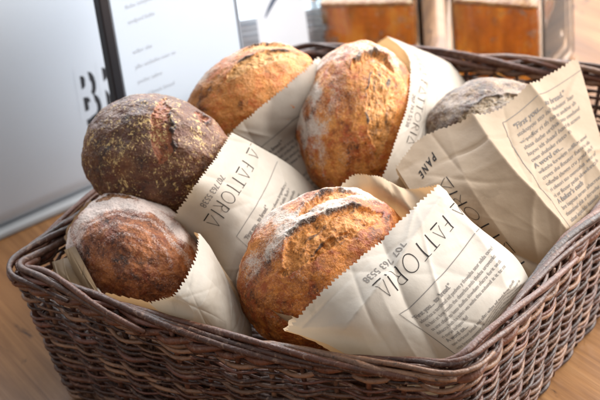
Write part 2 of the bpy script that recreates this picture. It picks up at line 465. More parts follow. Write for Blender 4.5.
def make_loaf(key, label, centre, radii, N, spin, mat, seed, scores=(), flourfun=None, charfun=None, lump=.055, egg=0.0, sub=8):
    L = Loaf(); L.c = np.array(centre); L.r = np.array(radii); L.B = basis(N, spin)
    LOAVES[key] = L
    u, tmpl = ico(sub)
    u = u.copy()
    # super-ellipsoid: rounder shoulder, flatter foot
    sh = u.copy()
    sh[:, 2] = np.where(u[:, 2] < 0, u[:, 2] * .72, u[:, 2])
    k = 1 + .06 * (1 - u[:, 2] ** 2)
    sh[:, :2] *= k[:, None] / 1.06 * 1.0
    sh[:, 1] *= 1 + egg * u[:, 0]
    o = np.array([seed * 3.7, seed * 1.3, seed * 2.9])
    low = fbm(u * 1.5 + o, 3); mid = fbm(u * 5 + o, 3); fine = fbm(u * 16 + o, 4) + .5 * fbm(u * 42 + o, 3)
    d = 1 + lump * low + .010 * mid + .0060 * fine
    flour = np.zeros(len(u)); sc = np.zeros(len(u)); ch = np.zeros(len(u))
    dome = sstep(-.05, .35, u[:, 2])
    wob = .05 * fbm(u * 6 + o + 5, 3)
    for (pts, width, ear, depth) in scores:
        pts = np.array(pts, float)
        best = np.full(len(u), 9.0); along = np.zeros(len(u))
        n = len(pts) - 1
        for i in range(n):
            a, b = pts[i], pts[i + 1]; ab = b - a; l2 = ab @ ab
            tt = np.clip(((u[:, :2] - a) @ ab) / l2, 0, 1)
            q = a + tt[:, None] * ab
            dv = u[:, :2] - q; dist = np.linalg.norm(dv, axis=1)
            sg = np.sign(ab[0] * dv[:, 1] - ab[1] * dv[:, 0])
            m = dist < np.abs(best)
            best = np.where(m, dist * np.where(sg == 0, 1, sg), best); along = np.where(m, (i + tt) / n, along)
        taper = np.sin(np.pi * np.clip(along, .02, .98)) ** .5
        w = width * taper + 1e-3
        sgn = best + wob * .8
        ins = (1 - sstep(w * .8, w * 1.12, np.abs(sgn))) * dome
        rag = fbm(u * 11 + o + 9, 4)
        rag2 = fbm(np.concatenate([u[:, :2] * 7, u[:, 2:] * 22], 1) + o + 4, 4)
        d += ins * (-depth + .018 * rag + .014 * np.abs(rag2))
        # ear: lip that overhangs on the positive side, burnt along its crest
        e = sgn - w
        lip = np.where(e < 0, np.exp(-(e / .012) ** 2), np.exp(-np.clip(e, 0, 9) / .085)) * taper * dome * (np.abs(along - .5) < .497)
        d += ear * lip * (1 + .6 * fbm(u * 9 + o + 2, 2))
        crest = np.exp(-((e - .004) / .026) ** 2) * taper * dome
        ch = np.maximum(ch, crest * (.55 + .7 * sstep(-.1, .4, fbm(u * 4 + o + 3, 2))) * (1 if ear > .02 else .6))
        e2 = -sgn - w
        ch = np.maximum(ch, .45 * np.exp(-(e2 / .03) ** 2) * taper * dome)
        ax = pts[-1] - pts[0]; ax /= np.linalg.norm(ax)
        st = fbm(np.stack([(u[:, 0] * ax[0] + u[:, 1] * ax[1]) * 3.2, (u[:, 1] * ax[0] - u[:, 0] * ax[1]) * 8.5, u[:, 2] * 3], 1) + o + 6, 3)
        ch = np.maximum(ch, ins * .62 * sstep(.10, .60, st))
        d += ins * .016 * st
        sc = np.maximum(sc, ins)
    if flourfun: flour = np.clip(flourfun(u, fbm(u * 2.3 + o + 7, 4)), 0, 1) * (1 - .8 * sc)
    if charfun: ch = np.maximum(ch, np.clip(charfun(u, fbm(u * 3.1 + o + 8, 4)), 0, 1) * (1 - .5 * sc))
    p = (sh * d[:, None] * L.r) @ L.B + L.c
    nm = 'bread_loaf'
    p = keep_inside(p, .02)
    me = tmpl.copy(); me.name = nm; me.vertices.foreach_set('co', p.astype(np.float32).ravel()); me.materials.append(mat); me.update()
    ob = bpy.data.objects.new(nm, me); COL.objects.link(ob)
    at = ob.data.color_attributes.new('crust', 'FLOAT_COLOR', 'POINT')
    at.data.foreach_set('color', np.stack([flour, sc, ch, np.ones(len(u))], 1).astype(np.float32).ravel())
    # origin at the loaf's own centre
    ob.data.transform(Matrix.Translation(-Vector(L.c))); ob.location = Vector(L.c)
    ob['label'] = label; ob['category'] = 'bread'; ob['group'] = 'crusty loaves standing in paper bags in the basket'
    L.ob = ob
    return L

TOCAM = (0, -.62, .78)
M_L5 = mat_crust('golden sourdough crust', (.060, .016, .005), (.31, .088, .014), (.60, .205, .032), (.64, .23, .042), flour_amt=.85)
M_L1 = mat_crust('mahogany floured crust', (.040, .013, .007), (.165, .048, .017), (.40, .135, .040), (.40, .17, .055), flour=(.78, .66, .60), flour_amt=.92)
M_L2 = mat_crust('dark seeded crust', (.030, .010, .006), (.085, .029, .012), (.15, .058, .023), (.30, .085, .028), flour=(.45, .33, .24), flour_amt=.10, speck=(.66, .45, .18), speck_amt=.95)
M_L3 = mat_crust('light golden crust', (.13, .040, .010), (.50, .19, .036), (.63, .25, .058), (.68, .33, .10), flour_amt=.8)
M_L4 = mat_crust('orange floured crust', (.085, .026, .009), (.44, .13, .022), (.68, .275, .055), (.66, .27, .058), flour_amt=.95)
M_L6 = mat_crust('grey floured rye crust', (.034, .018, .012), (.090, .050, .030), (.22, .13, .06), (.32, .22, .12), flour=(.46, .38, .32), flour_amt=.42, speck=(.55, .45, .32), speck_amt=.5)

def px2m(px, py, z): return np.linalg.norm(P(px, py, z) - CAM) / F_PX
def loaf_px(key, label, c, rpx, thick, N, spin, mat, seed, **kw):
    k = px2m(*c)
    return make_loaf(key, label, P(*c), (rpx[0] * k, rpx[1] * k, thick), N, math.radians(spin), mat, seed, **kw)

loaf_px('front', 'golden orange loaf with a craggy burnt score, largest, nearest the front of the basket', (327, 273, .150), (92, 82), .070, TOCAM, 28, M_L5, 1.0,
        scores=[([(-.50, .02), (-.15, .18), (.25, .16), (.75, .08)], .25, .065, .045), ([(.0, .58), (.35, .62), (.75, .48)], .07, .06, .03), ([(-.25, -.05), (.10, .02), (.45, .0)], .05, .035, .02)],
        flourfun=lambda u, n: 1.05 * sstep(.15, .7, u[:, 1]) * sstep(-.9, .2, u[:, 0] * -1 + .6) * (.6 + n) + .25 * sstep(.1, .5, n),
        charfun=lambda u, n: .40 * sstep(.55, .95, -u[:, 0] - .3 * u[:, 1]) + .25 * n)
loaf_px('left', 'mahogany loaf dusted with white flour at the front left corner of the basket', (140, 259, .148), (77, 57), .065, (-.22, -.66, .72), -38, M_L1, 2.0, egg=-.16,
        scores=[([(-.75, .40), (-.6, .62), (-.30, .80)], .05, .035, .015)],
        flourfun=lambda u, n: 1.15 * sstep(.55, 1.0, np.hypot(u[:, 0], u[:, 1]) - .35 * u[:, 0] + .18 * u[:, 1]) * (.8 + .9 * n) + .42 * sstep(.1, .8, np.sin(np.hypot(u[:, 0] - .25, u[:, 1] + .2) * 34 + 2.5 * n)) * sstep(-.7, .5, u[:, 1] - .2 * u[:, 0]),
        charfun=lambda u, n: .6 * np.exp(-(((u[:, 0] - .35) / .5) ** 2 + ((u[:, 1] + .25) / .45) ** 2)) * (.6 + n))
loaf_px('dark', 'dark brown round loaf crusted with golden seeds, leaning over the left rim', (159, 156, .222), (77, 61), .062, (-.10, -.66, .74), -22, M_L2, 3.0, egg=-.10,
        scores=[([(.00, .75), (.12, .30), (.28, -.15), (.30, -.40)], .14, .045, .02), ([(.42, .78), (.62, .55)], .05, .05, .02)],
        flourfun=lambda u, n: .55 * sstep(.3, .9, u[:, 1]) * (.5 + n),
        charfun=lambda u, n: .35 * sstep(-.1, .4, n))
loaf_px('pale', 'light golden loaf with flaky score at the back left, behind the dark seeded loaf', (254, 99, .215), (71, 50), .058, (0, -.55, .83), 22, M_L3, 4.0,
        scores=[([(-.35, .05), (.0, .15), (.45, .15), (.8, .1)], .17, .05, .02), ([(.1, .62), (.45, .60), (.8, .45)], .07, .06, .02)],
        flourfun=lambda u, n: .9 * sstep(.1, .8, u[:, 1]) * (.5 + n), charfun=lambda u, n: .15 * n)
loaf_px('middle', 'tall orange brown loaf with white floured left edge, standing at the centre back', (357, 121, .185), (82, 60), .066, (.03, -.74, .67), 77, M_L4, 5.0,
        scores=[([(.44, .22), (.60, .06), (.66, -.14), (.62, -.34), (.50, -.50)], .05, .085, .045), ([(-.55, -.42), (-.10, -.38), (.25, -.34), (.52, -.22)],   .25, .04, .018)],
        flourfun=lambda u, n: 1.05 * sstep(.30, .85, u[:, 1]) * (.5 + 1.2 * n) + .85 * sstep(.45, .9, u[:, 0]) * (.6 + n) + .22 * sstep(.0, .4, n),
        charfun=lambda u, n: .35 * sstep(.4, .9, -u[:, 0] + .3 * u[:, 1]) * (.6 + n))
loaf_px('rye', 'dusky grey loaf coated in flour, mostly covered by a tan-shaded bag at the right', (490, 142, .155), (72, 64), .066, (.05, -.55, .82), 24, M_L6, 6.0,
        scores=[([(-.5, .1), (0, .2), (.5, .1)], .12, .03, .02)],
        flourfun=lambda u, n: .75 * sstep(-.25, .3, n + .3 * u[:, 1]), charfun=lambda u, n: .3 * sstep(0, .4, n))

# ------------------------------------------------------------------ paper bags
def catmull(ctrl, t):
    """ctrl (n, ...) sampled at t in 0..1"""
    n = len(ctrl); x = np.clip(np.asarray(t) * (n - 1), 0, n - 1 - 1e-9); i = np.floor(x).astype(int); f = x - i
    g = lambda k: ctrl[np.clip(k, 0, n - 1)]
    sh = (-1,) + (1,) * (ctrl.ndim - 1); f = f.reshape(sh)
    p0, p1, p2, p3 = g(i - 1), g(i), g(i + 1), g(i + 2)
    p0 = np.where((i == 0).reshape(sh), 2 * p1 - p2, p0); p3 = np.where((i == n - 2).reshape(sh), 2 * p2 - p1, p3)
    return .5 * (2 * p1 + (p2 - p0) * f + (2 * p0 - 5 * p1 + 4 * p2 - p3) * f ** 2 + (3 * p1 - p0 - 3 * p2 + p3) * f ** 3)

def to_local(L, p): return ((p - L.c) @ L.B.T) / L.r
def ray_push(L, p, k=1.03):
    """bring points that lie inside or behind the loaf to its near surface, along the sight line"""
    o = to_local(L, CAM[None, :])[0]; q = to_local(L, p); q = q.copy()
    d = q - o
    a = (d * d).sum(1); b = 2 * (d @ o); c = o @ o - k * k
    D = b * b - 4 * a * c
    t = np.where(D > 0, (-b - np.sqrt(np.maximum(D, 0))) / (2 * a), 9)
    t = np.minimum(t, 1.0)
    return CAM + (p - CAM) * t[:, None]
def radial_push(L, p, k=1.03):
    q = to_local(L, p); r = np.linalg.norm(q, axis=1)
    q = q * np.where(r < k, k / np.maximum(r, .05), 1)[:, None]
    return (q * L.r) @ L.B + L.c

def creases(U, V, rng, n=14, amp=.004):
    h = np.zeros_like(U)
    for _ in range(n):
        a = rng.uniform(0, math.pi); cx, cy = rng.uniform(0, 1, 2); l = rng.uniform(.12, .45); w = rng.choice([.008, .012, .02, .045])
        x = (U - cx) * math.cos(a) + (V - cy) * math.sin(a); y = -(U - cx) * math.sin(a) + (V - cy) * math.cos(a)
        h += rng.choice([-1, 1]) * amp * rng.uniform(.15, 1) ** 1.5 * .65 * np.exp(-np.abs(y) / w) * np.exp(-(x / l) ** 2)
    return h

class Bag: pass
def make_bag(name_label, loaf, rows, T, back_open=None, seed=1, mat=M_PAPER, back_mat=None, group='printed paper bags around the loaves', crumple=.0035,
             tooth=.0042, push=1.03, NU=200, NV=90, ncrease=14, ridges=()):
    L = LOAVES[loaf]; rng = np.random.default_rng(seed)
    ctrl = np.array([[P(*p) for p in r] for r in rows])          # rows x 5 x 3
    U, V = np.meshgrid(np.linspace(0, 1, NU), np.linspace(0, 1, NV))     # NV x NU
    def surf(c):
        a = catmull(np.swapaxes(c, 0, 1), np.linspace(0, 1, NU))    # NU x rows x 3
        a = np.swapaxes(a, 0, 1)                                    # rows x NU x 3
        return catmull(a, np.linspace(0, 1, NV))                    # NV x NU x 3
    Fp = surf(ctrl)
    W = np.linalg.norm(np.diff(ctrl[0], axis=0), axis=1).sum(); H = np.linalg.norm(np.diff(ctrl[:, 2], axis=0), axis=1).sum()
    # small crumples across the sheet
    cr = creases(U, V, rng, ncrease, crumple) + crumple * .5 * fbm(np.stack([U.ravel() * 3, V.ravel() * 3, np.full(U.size, seed * 2.3)], 1), 3).reshape(U.shape)
    for (ru, rv, ang, amp, wd) in ridges:
        y = -(U - ru) * math.sin(ang) + (V - rv) * math.cos(ang)
        cr = cr + amp * np.exp(-np.abs(y) / wd)
    def normals(S):
        n = np.cross(np.gradient(S, axis=1), np.gradient(S, axis=0)); n /= np.linalg.norm(n, axis=2)[:, :, None] + 1e-12
        return n
    nF = normals(Fp)
    sgn = np.sign((nF * (CAM - Fp)).sum(2).mean()); nF = nF * sgn
    flat = Fp.reshape(-1, 3)
    flat = ray_push(L, flat, push)
    Fp = flat.reshape(Fp.shape)
    for _ in range(14):     # relax the depth step where the sheet leaves the loaf
        G = Fp.copy()
        G[1:-1, 1:-1] = (Fp[:-2, 1:-1] + Fp[2:, 1:-1] + Fp[1:-1, :-2] + Fp[1:-1, 2:]) / 4
        Fp = G
        Fp = ray_push(L, Fp.reshape(-1, 3), push - .005).reshape(Fp.shape)
    nF = normals(Fp) * sgn
    edge = np.minimum(1, np.minimum(U, 1 - U) / .06)
    Fp = Fp + nF * (cr * (.35 + .65 * edge))[:, :, None]
    # back sheet
    Tv = np.interp(np.linspace(0, 1, NV), np.linspace(0, 1, len(T)), T)
    away = (L.B[2] * -1.0)
    prof = np.sin(np.pi * np.clip(U, 0, 1)) ** .6
    Bp = Fp + away * (Tv[:, None] * prof)[:, :, None]
    if back_open is not None:
        bo = catmull(np.array([P(*p) for p in back_open]), np.linspace(0, 1, NU))
        delta = bo - Bp[0]
        fall = (1 - sstep(0, .55, np.linspace(0, 1, NV)))
        Bp = Bp + delta[None] * fall[:, None, None]
    q = to_local(L, Bp.reshape(-1, 3)); wgt = np.clip(np.sin(np.pi * U.ravel()) * 2.2, 0, 1)
    inside = np.hypot(q[:, 0], q[:, 1]) < 1.03
    zc = np.minimum(q[:, 2], -.10)
    q[:, 2] = np.where(inside, q[:, 2] * (1 - wgt) + zc * wgt, q[:, 2])
    Bp = ((q * L.r) @ L.B + L.c).reshape(Bp.shape)
    Bp = radial_push(L, Bp.reshape(-1, 3), push).reshape(Bp.shape)
    Bp[:, 0] = Fp[:, 0]; Bp[:, -1] = Fp[:, -1]
    for _ in range(10):
        G = Bp.copy(); G[1:-1, 1:-1] = (Bp[:-2, 1:-1] + Bp[2:, 1:-1] + Bp[1:-1, :-2] + Bp[1:-1, 2:]) / 4
        G[0, 1:-1] = (Bp[0, :-2] + Bp[0, 2:] + 2 * Bp[0, 1:-1]) / 4
        Bp = G
    cr2 = creases(U, V, rng, ncrease, crumple)
    Bp = Bp + normals(Bp) * (cr2 * edge)[:, :, None]
    Fp = keep_inside(Fp.reshape(-1, 3)).reshape(Fp.shape); Bp = keep_inside(Bp.reshape(-1, 3), .018).reshape(Bp.shape)
    # pinked edge: saw teeth along the mouth
    nt = W / .0056
    for S, n_t in ((Fp, nt), (Bp, nt * 1.1)):
        tri = np.abs(((U[0] * n_t + .25 * pnoise(np.stack([U[0] * 23, U[0] * 0 + seed, U[0] * 0], 1))) % 1) - .5) * 2 * (.8 + .7 * pnoise(np.stack([U[0] * 31, U[0] * 0 + seed, U[0] * 0 + 3.3], 1)))
        dirv = S[3] - S[0]; dirv /= np.linalg.norm(dirv, axis=1)[:, None] + 1e-9
        for r in range(3):
            S[r] = S[r] + dirv * ((tri * tooth * (1 - r / 3) - r * 0))[:, None]
    bag = Bag(); bag.F = Fp; bag.N = normals(Fp) * sgn; bag.W = W; bag.H = H; bag.NU, bag.NV = NU, NV
    k = ctrl[:, 2].mean(0)
    root = empty('paper_bag', k, name_label, 'paper bag', group); bag.root = root
    fc = []
    for j in range(NV - 1):
        for i in range(NU - 1): a = j * NU + i; fc.append((a, a + 1, a + NU + 1, a + NU))
    if sgn < 0: pass
    for nm, S, m in (('front_panel', Fp, mat), ('back_panel', Bp, back_mat or mat)):
        o = link_mesh(nm, S.reshape(-1, 3), fc, m, root)
    # closed bottom
    nb = [];
    v = np.concatenate([Fp[-1], Bp[-1]]); f = [(i, i + 1, NU + i + 1, NU + i) for i in range(NU - 1)]
    link_mesh('bottom_fold', v, f, mat, root)
    return bag

def on_bag(bag, q, r, lift=.0006):
    """q, r in 0..1 across / down the front panel -> world"""
    x = np.clip(np.asarray(q), 0, 1) * (bag.NU - 1); y = np.clip(np.asarray(r), 0, 1) * (bag.NV - 1)
    i = np.clip(np.floor(x).astype(int), 0, bag.NU - 2); j = np.clip(np.floor(y).astype(int), 0, bag.NV - 2)
    fx = (x - i)[:, None]; fy = (y - j)[:, None]
    S = lambda A: A[j, i] * (1 - fx) * (1 - fy) + A[j, i + 1] * fx * (1 - fy) + A[j + 1, i] * (1 - fx) * fy + A[j + 1, i + 1] * fx * fy
    return S(bag.F) + S(bag.N) * lift

# art deco capitals as strokes: (points, width)
TH, TK = .036, .078
def arc(cx, cy, rx, ry, a0, a1, n=28): return [(cx + rx * math.cos(math.radians(a0 + (a1 - a0) * i / n)), cy + ry * math.sin(math.radians(a0 + (a1 - a0) * i / n))) for i in range(n + 1)]
GL = {
 'A': (.74, [([(.04, .20), (.37, 1.0)], TH), ([(.37, 1.0), (.70, .20)], TH), ([(.02, .03), (.72, .03)], TK)]),
 'F': (.52, [([(.08, 0), (.08, 1)], TK), ([(.08, .97), (.50, .97)], TH), ([(.08, .52), (.42, .52)], TH)]),
 'T': (.62, [([(.31, 0), (.31, .95)], TK), ([(.0, .97), (.62, .97)], TH)]),
 'O': (.98, [(arc(.49, .5, .45, .47, 0, 360, 44), TH * 1.2)]),
 'R': (.62, [([(.08, 0), (.08, 1)], TK), ([(.08, .97), (.28, .97)] + arc(.28, .74, .25, .23, 90, -90, 14) + [(.08, .51)], TH), ([(.24, .51), (.60, 0)], TH)]),
 'I': (.20, [([(.10, 0), (.10, 1)], TK)]),
 'L': (.48, [([(.08, 0), (.08, 1)], TK), ([(.08, .03), (.48, .03)], TH)]),
 'D': (.80, [([(.08, 0), (.08, 1)], TK), ([(.08, .97), (.25, .97)] + arc(.27, .5, .46, .47, 90, -90, 20) + [(.08, .03)], TH)]),
 'E': (.50, [([(.08, 0), (.08, 1)], TK), ([(.08, .97), (.48, .97)], TH), ([(.08, .52), (.40, .52)], TH), ([(.08, .03), (.48, .03)], TH)]),
 'P': (.58, [([(.08, 0), (.08, 1)], TK), ([(.08, .97), (.28, .97)] + arc(.28, .72, .25, .25, 90, -90, 14) + [(.08, .47)], TH)]),
 'N': (.72, [([(.08, 0), (.08, 1)], TH), ([(.08, 1), (.64, 0)], TK), ([(.64, 0), (.64, 1)], TH)]),
 ' ': (.30, []),
}
def deco(text, gap=.14):
    """2D quads of the lettering, cap height 1; returns verts, faces, length"""
    V, Fc, x = [], [], 0
    for chx in text:
        w, strokes = GL[chx]
        for pts, wd in strokes:
            p = np.array(pts, float)
            q = [p[0]]
            for a, b in zip(p[:-1], p[1:]):
                m = max(1, int(np.linalg.norm(b - a) / .12))
                for t in range(1, m + 1): q.append(a + (b - a) * t / m)
            q = np.array(q); tg = np.gradient(q, axis=0); tg /= np.linalg.norm(tg, axis=1)[:, None] + 1e-9
            nn = np.stack([-tg[:, 1], tg[:, 0]], 1) * wd / 2
            b0 = len(V)
            for a, c in zip(q + nn, q - nn): V += [(a[0] + x, a[1]), (c[0] + x, c[1])]
            Fc += [(b0 + 2 * i, b0 + 2 * i + 1, b0 + 2 * i + 3, b0 + 2 * i + 2) for i in range(len(q) - 1)]
        x += w + gap
    return np.array(V), Fc, x - gap

def font_mesh(text, size=1.0, bold=0.0, spacing=1.0):
    cu = bpy.data.curves.new('t', 'FONT'); cu.body = text; cu.size = size; cu.offset = bold; cu.space_character = spacing
    cu.resolution_u = 3
    ob = bpy.data.objects.new('t', cu); COL.objects.link(ob)
    dg = bpy.context.evaluated_depsgraph_get(); dg.update()
    me = bpy.data.meshes.new_from_object(ob.evaluated_get(dg))
    V = np.array([v.co[:2] for v in me.vertices]).reshape(-1, 2); Fc = [tuple(p.vertices) for p in me.polygons]
    bpy.data.objects.remove(ob); bpy.data.curves.remove(cu); bpy.data.meshes.remove(me)
    return V, Fc

def print_on(bag, name, V, Fc, origin, xdir, ydir, mat, lift=.0004):
    """lay 2D artwork on the front panel: origin, xdir, ydir in panel units (q, r)"""
    o = np.array(origin); q = o[None] + V[:, :1] * np.array(xdir)[None] + V[:, 1:] * np.array(ydir)[None]
    ok = (q[:, 0] > .0) & (q[:, 0] < 1) & (q[:, 1] > .0) & (q[:, 1] < 1)
    Fc = [f for f in Fc if all(ok[i] for i in f)]
    if not Fc: return None
    used = sorted({i for f in Fc for i in f}); mp = {a: b for b, a in enumerate(used)}
    return link_mesh(name, on_bag(bag, q[used, 0], q[used, 1], lift), [tuple(mp[i] for i in f) for f in Fc], mat, bag.root, smooth=True)

def rule(pts, w):
    q = []
    p = np.array(pts, float)
    for a, b in zip(p[:-1], p[1:]):
        m = max(2, int(np.linalg.norm(b - a) / .004))
        for t in range(m): q.append(a + (b - a) * t / m)
    q.append(p[-1]); q = np.array(q); tg = np.gradient(q, axis=0); tg /= np.linalg.norm(tg, axis=1)[:, None] + 1e-9
    nn = np.stack([-tg[:, 1], tg[:, 0]], 1) * w / 2
    V = np.empty((2 * len(q), 2)); V[0::2] = q + nn; V[1::2] = q - nn
    return V, [(2 * i, 2 * i + 1, 2 * i + 3, 2 * i + 2) for i in range(len(q) - 1)]

def merge(parts):
    V, Fc = [], []
    n = 0
    for v, f, (ox, oy) in parts:
        if len(v) == 0: continue
        V.append(v + np.array([ox, oy])); Fc += [tuple(i + n for i in x) for x in f]; n += len(v)
    return np.concatenate(V), Fc

_syl = 'en the bre ad wi th our and of loa ves to sto ne oven ha nd sha ped flo ur wa ter sa lt da y ba ke it is a slow ri se cru st for you'.split()
def words(n, rng):
    out = ''
    while len(out) < n: out += ''.join(rng.choice(_syl, rng.integers(1, 4))) + ' '
    return out[:n].strip()

def body_block(rng, width, lines, size, lead):
    """small print, metres: heading lines marked with '*' """
    parts = []
    y = 0
    for kind, txt in lines:
        if kind == '*':
            v, f = font_mesh(txt, size * 1.25, .00035 * 0 + size * .022); parts.append((v, f, (0, y)))
        else:
            v, f = font_mesh(words(int(width / size / .47) if txt is None else txt, rng), size, size * .004); parts.append((v, f, (0, y)))
        y -= lead
    return merge(parts)

FIRST = '"First you... to bread."'; WORD = 'A word on...'; BAKER = 'A baker\'s oath'
def para(n): return [('', None)] * n
BODY = [('*', FIRST)] + para(4) + [('', 22)] + [('*', WORD)] + para(5) + [('*', BAKER)] + para(6)

def metres(bag): return 1 / bag.W, 1 / bag.H

# --- bag round the front loaf
bag5 = make_bag('white paper bag with jagged mouth around the craggy golden front loaf', 'front',
    [[(438, 184, .225), (400, 219, .225), (361, 255, .220), (320, 292, .205), (280, 334, .170)],
     [(466, 217, .205), (440, 250, .210), (402, 290, .205), (362, 322, .190), (322, 350, .160)],
     [(515, 257, .175), (485, 292, .185), (450, 328, .175), (410, 352, .160), (370, 372, .140)],
     [(535, 292, .145), (517, 328, .145), (490, 360, .135), (455, 382, .130), (420, 395, .120)]],
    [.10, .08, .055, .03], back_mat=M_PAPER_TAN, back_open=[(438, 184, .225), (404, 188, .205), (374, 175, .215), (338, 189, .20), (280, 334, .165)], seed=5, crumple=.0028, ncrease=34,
    ridges=[(.80, .30, .25, .007, .06), (.12, .6, 1.25, .006, .05), (.66, .75, 1.2, -.006, .05)])
print('bag5', bag5.W, bag5.H)

# --- dark loaf's bag
bag2 = make_bag('white paper bag around the dark seeded loaf, its lettering running up towards the loaf', 'dark',
    [[(231, 132, .245), (214, 158, .245), (193, 187, .24), (168, 222, .185), (145, 255, .12)],
     [(262, 148, .205), (248, 178, .208), (229, 208, .20), (205, 244, .165), (180, 275, .11)],
     [(296, 170, .165), (282, 204, .17), (262, 238, .165), (238, 270, .15), (215, 298, .125)],
     [(330, 205, .11), (312, 238, .115), (292, 268, .115), (268, 296, .105), (245, 320, .09)]],
    [.10, .08, .05, .03], seed=12, crumple=.0028, ncrease=30)
# --- back left loaf's bag
bag3 = make_bag('white paper bag around the light golden loaf at the back left', 'pale',
    [[(318, 56, .23), (292, 79, .235), (262, 105, .235), (231, 130, .22), (200, 156, .18)],
     [(345, 90, .18), (315, 115, .185), (284, 140, .18), (252, 165, .165), (222, 190, .14)],
     [(370, 128, .14), (338, 155, .145), (306, 180, .14), (275, 204, .13), (246, 228, .11)],
     [(392, 165, .09), (360, 192, .095), (330, 217, .095), (298, 242, .09), (270, 265, .08)]],
    [.10, .08, .05, .03], seed=23, crumple=.0028, ncrease=30)
# --- tall loaf's bag
bag4 = make_bag('white paper bag with a pointed corner beside the tall orange loaf, lettering running down it', 'middle',
    [[(386, 36, .225), (408, 58, .225), (407, 100, .220), (393, 146, .205), (372, 196, .17)],
     [(412, 46, .205), (428, 72, .20), (424, 110, .195), (412, 155, .18), (396, 205, .15)],
     [(440, 58, .175), (446, 86, .17), (442, 122, .165), (430, 165, .15), (416, 212, .125)],
     [(468, 74, .14), (466, 100, .135), (460, 135, .13), (450, 175, .12), (438, 218, .10)]],
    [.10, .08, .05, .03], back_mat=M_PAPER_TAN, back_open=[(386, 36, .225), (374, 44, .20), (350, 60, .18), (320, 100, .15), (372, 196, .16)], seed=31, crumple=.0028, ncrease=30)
# --- rye loaf's bag
bag6 = make_bag('paper bag coloured in tan shade, covering the grey loaf beside the right rim, its right corner raised', 'rye',
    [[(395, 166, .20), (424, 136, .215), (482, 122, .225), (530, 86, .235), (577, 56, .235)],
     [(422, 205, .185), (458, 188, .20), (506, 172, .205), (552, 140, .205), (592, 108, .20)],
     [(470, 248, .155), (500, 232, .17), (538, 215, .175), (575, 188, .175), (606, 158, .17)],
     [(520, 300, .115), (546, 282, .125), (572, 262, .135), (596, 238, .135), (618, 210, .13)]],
    [.10, .08, .05, .03], seed=47, crumple=.0034, ncrease=44, mat=M_PAPER_SHADE, ridges=[(.50, .5, 1.5, .016, .09), (.80, .3, 1.35, .009, .05), (.22, .8, .9, -.006, .05)])
# --- left loaf's bag
bag1 = make_bag('plain white paper bag around the mahogany floured loaf, tan panel behind', 'left',
    [[(198, 231, .195), (196, 252, .198), (184, 278, .195), (166, 300, .185), (142, 309, .165)],
     [(212, 250, .18), (214, 274, .182), (206, 298, .178), (190, 316, .165), (166, 324, .15)],
     [(230, 285, .15), (232, 300, .15), (226, 318, .148), (212, 332, .14), (192, 340, .13)],
     [(248, 318, .12), (246, 330, .12), (240, 340, .12), (230, 350, .115), (215, 356, .11)]],
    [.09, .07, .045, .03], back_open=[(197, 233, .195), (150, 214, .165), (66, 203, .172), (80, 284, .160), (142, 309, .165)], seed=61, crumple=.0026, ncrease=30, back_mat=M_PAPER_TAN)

def logo(bag, text, q0, r0, capm, ux=1, phone=None, skew=0.0, gap=.24, phone_off=(.55, -.75)):
    """lettering whose reading direction is +q and whose tops point deeper into the bag (+r)"""
    a, b = metres(bag)
    V, Fc, ln = deco(text, gap)
    print_on(bag, 'printed_name', V * capm, Fc, (q0, r0), (a * ux, b * skew), (0, b), INK)
    if phone:
        v, f = font_mesh(phone, capm * .62, 0, 1.0)
        print_on(bag, 'printed_number', v, f, (q0 + phone_off[0] * ln * capm * a, r0 + phone_off[1] * capm * b), (a, b * skew), (0, b), INK_SOFT)
def textbox(bag, q1, r1, wm, hm, size, seed, lines=BODY, inset=.008):
    """framed small print whose tops point to the mouth; its left edge is at q1 and it reads towards -q"""
    a, b = metres(bag); rng = np.random.default_rng(seed)
    V, Fc = rule([(wm, 0), (0, 0), (0, -hm)], .0008)
    print_on(bag, 'printed_frame', V, Fc, (q1, r1), (-a, 0), (0, -b), INK_SOFT)
    V, Fc = body_block(rng, wm - 2 * inset, lines, size, size * 1.18)
    print_on(bag, 'printed_text', V, Fc, (q1 - inset * a, r1 + (inset + size) * b), (-a, 0), (0, -b), INK_SOFT)

logo(bag5, 'LA FATTORIA', -.055, .205, .0178, phone='707 763 5538', gap=.24, phone_off=(.62,-.72))
textbox(bag5, .60, .43, .16, .14, .0052, 3)
logo(bag2, 'LLA FATTORIA', -.06, .22, .0205, phone='707 763 5538')
textbox(bag2, .60, .50, .16, .10, .0062, 4)
textbox(bag3, .80, .26, .17, .12, .0058, 6)
logo(bag4, 'DELLA FATTORIA', .09, .18, .0175, phone='707 763 5538', phone_off=(.58, -.8))
a6, b6 = metres(bag6)
V, Fc, ln = deco('FATTORIA'); k6 = .020
print_on(bag6, 'printed_name', V * k6, Fc, (.235, .25 + (ln * k6) * b6), (0, -b6), (-a6 * .9, 0), INK)
V, Fc = font_mesh('PANE', .0125, .0003, 1.5)
print_on(bag6, 'printed_word', V, Fc, (.245, .10), (-a6, .25 * b6), (0, b6), INK)
textbox(bag6, .50, .14, .16, .16, .0066, 8) if False else None
rng6 = np.random.default_rng(8)
V, Fc = rule([(.13, 0), (0, 0), (0, -.16)], .0008); print_on(bag6, 'printed_frame', V, Fc, (.57, .09), (a6, 0), (0, -b6), INK_SOFT)
V, Fc = body_block(rng6, .105, BODY, .0072, .0085); print_on(bag6, 'printed_text', V, Fc, (.61, .09 + .014 * b6), (a6, 0), (0, -b6), INK_SOFT)

